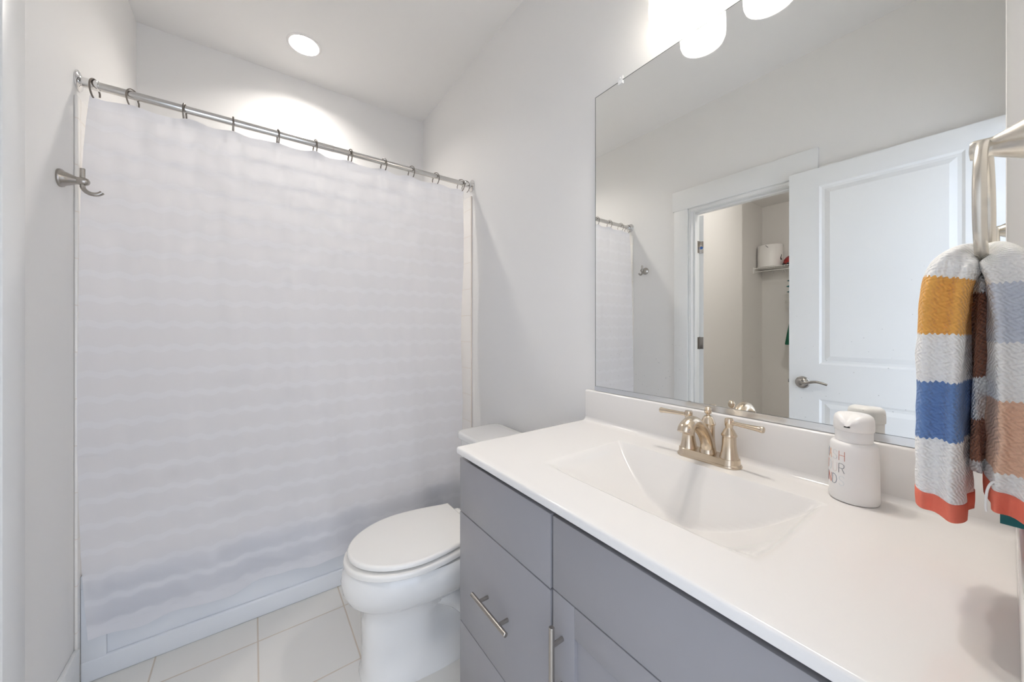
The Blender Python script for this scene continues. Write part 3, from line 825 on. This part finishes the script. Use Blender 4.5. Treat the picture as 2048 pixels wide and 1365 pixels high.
# ------------------------------------------------------------------ towel ring and towel
RX, RYT = .720, .0155
t = thing('towel_ring', 'satin nickel towel ring on the wall beside the mirror', 'towel ring', (RX, YN, 1.424))
bm = bmesh.new()
lathe(bm, (RX, YN+.0003, 1.424), (0, 1, 0), [(.031, 0), (.032, .003), (.030, .008), (.0265, .014), (.0215, .025), (.0160, .036), (.0120, .0435), (.0115, .047), (.0120, .058), (.0105, .0615), (.003, .0625)], 36)
finish(bm, 'post', M['nickel_light'], t)
bm = bmesh.new()
ra = .078; c0 = Vector((RX, RYT, 1.350)); tl = radians(1.6)
pts = [c0+Vector((ra*cos(a)*cos(tl), -ra*cos(a)*sin(tl)*1.0, ra*sin(a))) for a in [2*pi*k/64 for k in range(64)]]
tube(bm, pts, .0052, 14, ref=(0, 1, 0), flat=.62, closed=True)
finish(bm, 'ring', M['nickel_light'], t, angle=70)

TOWEL_STRIPES = [(.072, .140, (.15, .26, .52)), (.196, .262, (.83, .43, .11)), (.350, .415, (.66, .70, .78)), (.478, .556, (.82, .54, .39)), (.62, .72, (.30, .13, .08)), (.77, .82, (.42, .20, .13))]
M['towel'] = towel_mat()
# centre line of the cloth: up the room side, over the ring, down the wall side
zfr, zbk, ztop = 1.003, 1.023, 1.302
TX = .728
C = spline([(0, .0470, zfr), (0, .0480, 1.06), (0, .0475, 1.13), (0, .0470, 1.20), (0, .0415, 1.262), (0, .0300, 1.287), (0, .0165, 1.294), (0, .0060, 1.288), (0, -.0020, 1.262), (0, -.0060, 1.20), (0, -.0065, 1.12), (0, -.0060, 1.06), (0, -.0050, zbk)], 14)
bm = bmesh.new(); la = bm.verts.layers.float.new('along'); lr = bm.verts.layers.float.new('around')
NR = 120; acc = 0; rings = []; n = len(C)
for i, p in enumerate(C):
    if i: acc += (C[i]-C[i-1]).length
    tg = (C[min(i+1, n-1)]-C[max(i-1, 0)]).normalized(); nn = Vector((0, tg.z, -tg.y))   # outward (+y on the front)
    u = i/(n-1)
    front = u < .5
    e = min(u, 1-u)*2             # 0 at hems, 1 at top
    th = .0205 if front else .0195
    # thickness: slim where the cloth is nipped by the ring, full lower down
    th = th*(1-.42*max(0, (e-.72)/.28)**1.5)
    hw = .078*(1-.46*max(0, (e-.74)/.26)**1.6)+.004*sin(7*u)
    row = []; per = 0; last = None
    for k in range(NR):
        a = 2*pi*k/NR
        cx, sy = cos(a), sin(a)
        X = hw*math.copysign(abs(cx)**.62, cx); Y = th*math.copysign(abs(sy)**.62, sy)
        # gathered pleats down the sides and on the room-facing end
        pl = (1-.8*max(0, (e-.8)/.2))
        Y *= 1+.12*pl*sin(X*95+1.5*sin(u*9)+(1 if front else 2.4))
        X += pl*.0065*sin(Y/.0205*5.2+(.8 if front else 2.6)+1.1*sin(u*6))
        pos = Vector((TX+X, p.y, p.z))+nn*Y
        if e < .1: pos.z += (.006*(Y/.02)*(1 if front else -.8))*(1-e/.1)
        pos += Vector((noise.noise(pos*40), noise.noise(pos*40+Vector((5, 1, 2))), 0))*.0016
        v = bm.verts.new(pos); v[la] = acc
        if last is not None: per += (pos-last).length
        last = pos; v[lr] = per
        row.append(v)
    rings.append(row)
for a, b in zip(rings, rings[1:]): bridge(bm, a, b)
bm.faces.new(rings[0][::-1]); bm.faces.new(rings[-1])
tw = thing('hand_towel', 'striped knit hand towel in orange, blue, tan and white hanging from the ring', 'towel', (TX, .02, zbk))
hem_rows = [[v.co.copy() for v in rings[i]] for i in (0, 1)], [[v.co.copy() for v in rings[i]] for i in (-1, -2)]
finish(bm, 'knit_cloth', M['towel'], tw, angle=180)
for (r0, r1), dz, lab in ((hem_rows[0], .017, 'coral hem'), (hem_rows[1], .019, 'coral hem')):
    bm = bmesh.new(); cy = sum(p.y for p in r0)/NR; cx = sum(p.x for p in r0)/NR
    def grow(r, f, dz_): return [(cx+(p.x-cx)*f, cy+(p.y-cy)*(1+(f-1)*2.2), p.z+dz_) for p in r]
    loft(bm, [grow(r0, 1.0, .004), grow(r0, 1.012, .003), grow(r0, 1.012, -dz*.4), grow(r0, 1.0, -dz), grow(r0, .93, -dz-.001)])
    finish(bm, 'hem', M['coral'], tw, angle=60)['label'] = lab
bm = bmesh.new(); la = bm.verts.layers.float.new('along'); lr = bm.verts.layers.float.new('around'); R_ = []
for k in range(40):
    z = 1.268-(1.268-1.035)*k/39; row = []
    for i in range(40):
        a = 2*pi*i/40; X = .742+.050*cos(a); Y = .0195+.0075*sin(a)+.0022*sin(X*160+z*20)
        v = bm.verts.new((X, Y, z)); v[la] = .60+(1.268-z)*1.0; v[lr] = i*.004; row.append(v)
    R_.append(row)
for a_, b_ in zip(R_, R_[1:]): bridge(bm, a_, b_)
bm.faces.new(R_[0][::-1]); bm.faces.new(R_[-1])
finish(bm, 'inner_fold', M['towel'], tw, angle=180)['label'] = 'rust and white inner fold'
bm = bmesh.new(); box(bm, .6720, .6732, -.0230, .0045, .9890, 1.006, bev=.0002); o = finish(bm, 'care_tag', M['teal'], tw); o['label'] = 'teal tag below the hem'
bm = bmesh.new(); tube(bm, spline([(.652, .0020, 1.036), (.646, .0085, 1.040), (.645, .0125, 1.030), (.646, .0135, 1.012), (.648, .013, 1.006)], 5), .0011, 8); finish(bm, 'loose_thread', M['thread'], tw)['label'] = 'short white thread loop'

# ------------------------------------------------------------------ closet contents
SZ = 1.955
t = thing('wire_shelf', 'white wire shelf high on the closet back wall', 'shelf', (CLX, 1.0, SZ))
bm = bmesh.new()
y0, y1 = CLY0+.01, CLY1-.006
for x in (CLX+.008, CLX+.262): tube(bm, [(x, y0, SZ), (x, y1, SZ)], .0035, 8)
tube(bm, [(CLX+.264, y0, SZ-.045), (CLX+.264, y1, SZ-.045)], .0035, 8)
tube(bm, [(CLX+.15, y0, SZ-.004), (CLX+.15, y1, SZ-.004)], .003, 8)
finish(bm, 'rails', M['wire'], t)
bm = bmesh.new()
y = y0+.01
while y < y1:
    tube(bm, [(CLX+.006, y, SZ+.0045), (CLX+.264, y, SZ+.0045), (CLX+.2665, y, SZ-.012)], .0018, 6); y += .0255
finish(bm, 'cross_wires', M['wire'], t)
bm = bmesh.new(); box(bm, CLX+.235, CLX+.290, CLY1-.012, CLY1-.0005, SZ-.062, SZ+.012, bev=.003); finish(bm, 'end_bracket', M['wire'], t)
for y in (1.655, 1.555, 1.53):
    bm = bmesh.new(); tube(bm, spline([(CLX+.264, y, SZ-.045), (CLX+.272, y-.004, SZ-.062), (CLX+.264, y-.010, SZ-.080), (CLX+.252, y-.013, SZ-.078)], 5), .0022, 8); finish(bm, 'hook', M['chrome'], t)
# white drum on the shelf
bx, by = -3.100, 1.714
t = thing('storage_drum', 'white round drum with black marks on the closet shelf', 'container', (bx, by, SZ+.007))
bm = bmesh.new(); R_ = .130
lathe(bm, (bx, by, SZ+.0068), (0, 0, 1), [(R_*.97, 0), (R_, .004), (R_, .262), (R_*.985, .266), (R_*.97, .263), (R_*.965, .02), (.002, .018)], 48); drum = finish(bm, 'drum_wall', M['plastic'], t)
def patch(h0, a0, shape, rr):
    bm = bmesh.new()
    ang = math.atan2(0-by, 2.084-bx)
    o = []; i_ = []
    for ux, uz in shape:
        a = ang+radians(a0)+ux/rr; o.append((bx+(rr+.0012)*cos(a), by+(rr+.0012)*sin(a), SZ+.0068+h0+uz)); i_.append((bx+(rr-.001)*cos(a), by+(rr-.001)*sin(a), SZ+.0068+h0+uz))
    loft(bm, [i_, o]); return finish(bm, 'black_mark', M['black'], t)
patch(.226, 8, [(0, .0), (.010, .006), (.022, .020), (.030, .030), (.022, .030), (.014, .016), (.002, .008)], R_)
patch(.075, -60, [(.0, .0), (.012, -.004), (.022, .008), (.020, .030), (.012, .048), (.008, .066), (.0, .062), (.004, .044), (.010, .030), (.004, .016), (-.004, .010)], R_)
# red sequined hat beside it
hx, hy = -3.075, 1.470
t = thing('sequined_hat', 'red sequined hat with black ruffle beside the white drum', 'hat', (hx, hy, SZ+.007))
bm = bmesh.new(); lathe(bm, (hx, hy, SZ+.012), (0, 0, 1), [(.100, 0), (.099, .025), (.090, .058), (.071, .085), (.042, .105), (.01, .113)], 36); finish(bm, 'crown', M['sequin'], t)
bm = bmesh.new(); nn = 72
def ruff(r, z, k): return [(hx+(r+k*.008*sin(9*2*pi*i/nn))*cos(2*pi*i/nn), hy+(r+k*.008*sin(9*2*pi*i/nn))*sin(2*pi*i/nn), z+k*.004*cos(9*2*pi*i/nn)) for i in range(nn)]
loft(bm, [ruff(.09, SZ+.0075, 0), ruff(.105, SZ+.012, 1), ruff(.105, SZ+.022, 1), ruff(.097, SZ+.027, 0)]); finish(bm, 'ruffle', M['black'], t)
# costume hanging below the shelf
gx, gy = -2.99, 1.395
t = thing('hanging_costume', 'green costume with teal ruffles hanging under the closet shelf', 'clothing', (gx, gy, 1.0))
bm = bmesh.new(); nn = 60
def gar(z, wy, wx, k): return [(gx+(wx+k*sin(7*2*pi*i/nn))*cos(2*pi*i/nn), gy+(wy+k*sin(7*2*pi*i/nn))*sin(2*pi*i/nn), z) for i in range(nn)]
loft(bm, [gar(z, wy, wx, k) for z, wy, wx, k in ((1.02, .125, .055, .010), (1.03, .128, .056, .010), (1.15, .110, .05, .008), (1.32, .082, .042, .004), (1.50, .074, .038, .001), (1.62, .080, .038, 0), (1.78, .07, .03, 0), (1.83, .03, .015, 0))])
gb = finish(bm, 'dress', M['green'], t)
bm = bmesh.new()
for z, w in ((1.765, .104), (1.70, .112), (1.635, .106)):
    loft(bm, [gar(z+.014, w*.8, .04, .002), gar(z, w+.008, .055, .007), gar(z-.014, w*.8, .04, .002)])
finish(bm, 'ruffle', M['teal'], t)
bm = bmesh.new(); tube(bm, spline([(gx, gy, 1.825), (gx, gy, 1.86), (gx, gy, SZ-.060), (gx+.004, gy+.002, SZ-.044), (gx+.012, gy+.004, SZ-.037), (gx+.020, gy, SZ-.050)], 5), .002, 8); finish(bm, 'hanger_hook', M['chrome'], t)
# closet ceiling light
t = thing('closet_light', 'small round flush ceiling light inside the closet', 'light', (-1.30, .80, ZC))
bm = bmesh.new(); lathe(bm, (-1.30, .80, ZC-.0005), (0, 0, -1), [(.11, 0), (.11, .022), (.105, .025)], 36); finish(bm, 'light_base', M['plastic'], t)
bm = bmesh.new(); lathe(bm, (-1.30, .80, ZC-.0255), (0, 0, -1), [(.10, 0), (.098, .02), (.08, .038), (.045, .05), (.001, .054)], 36); finish(bm, 'diffuser', M['closet_lens'], t)
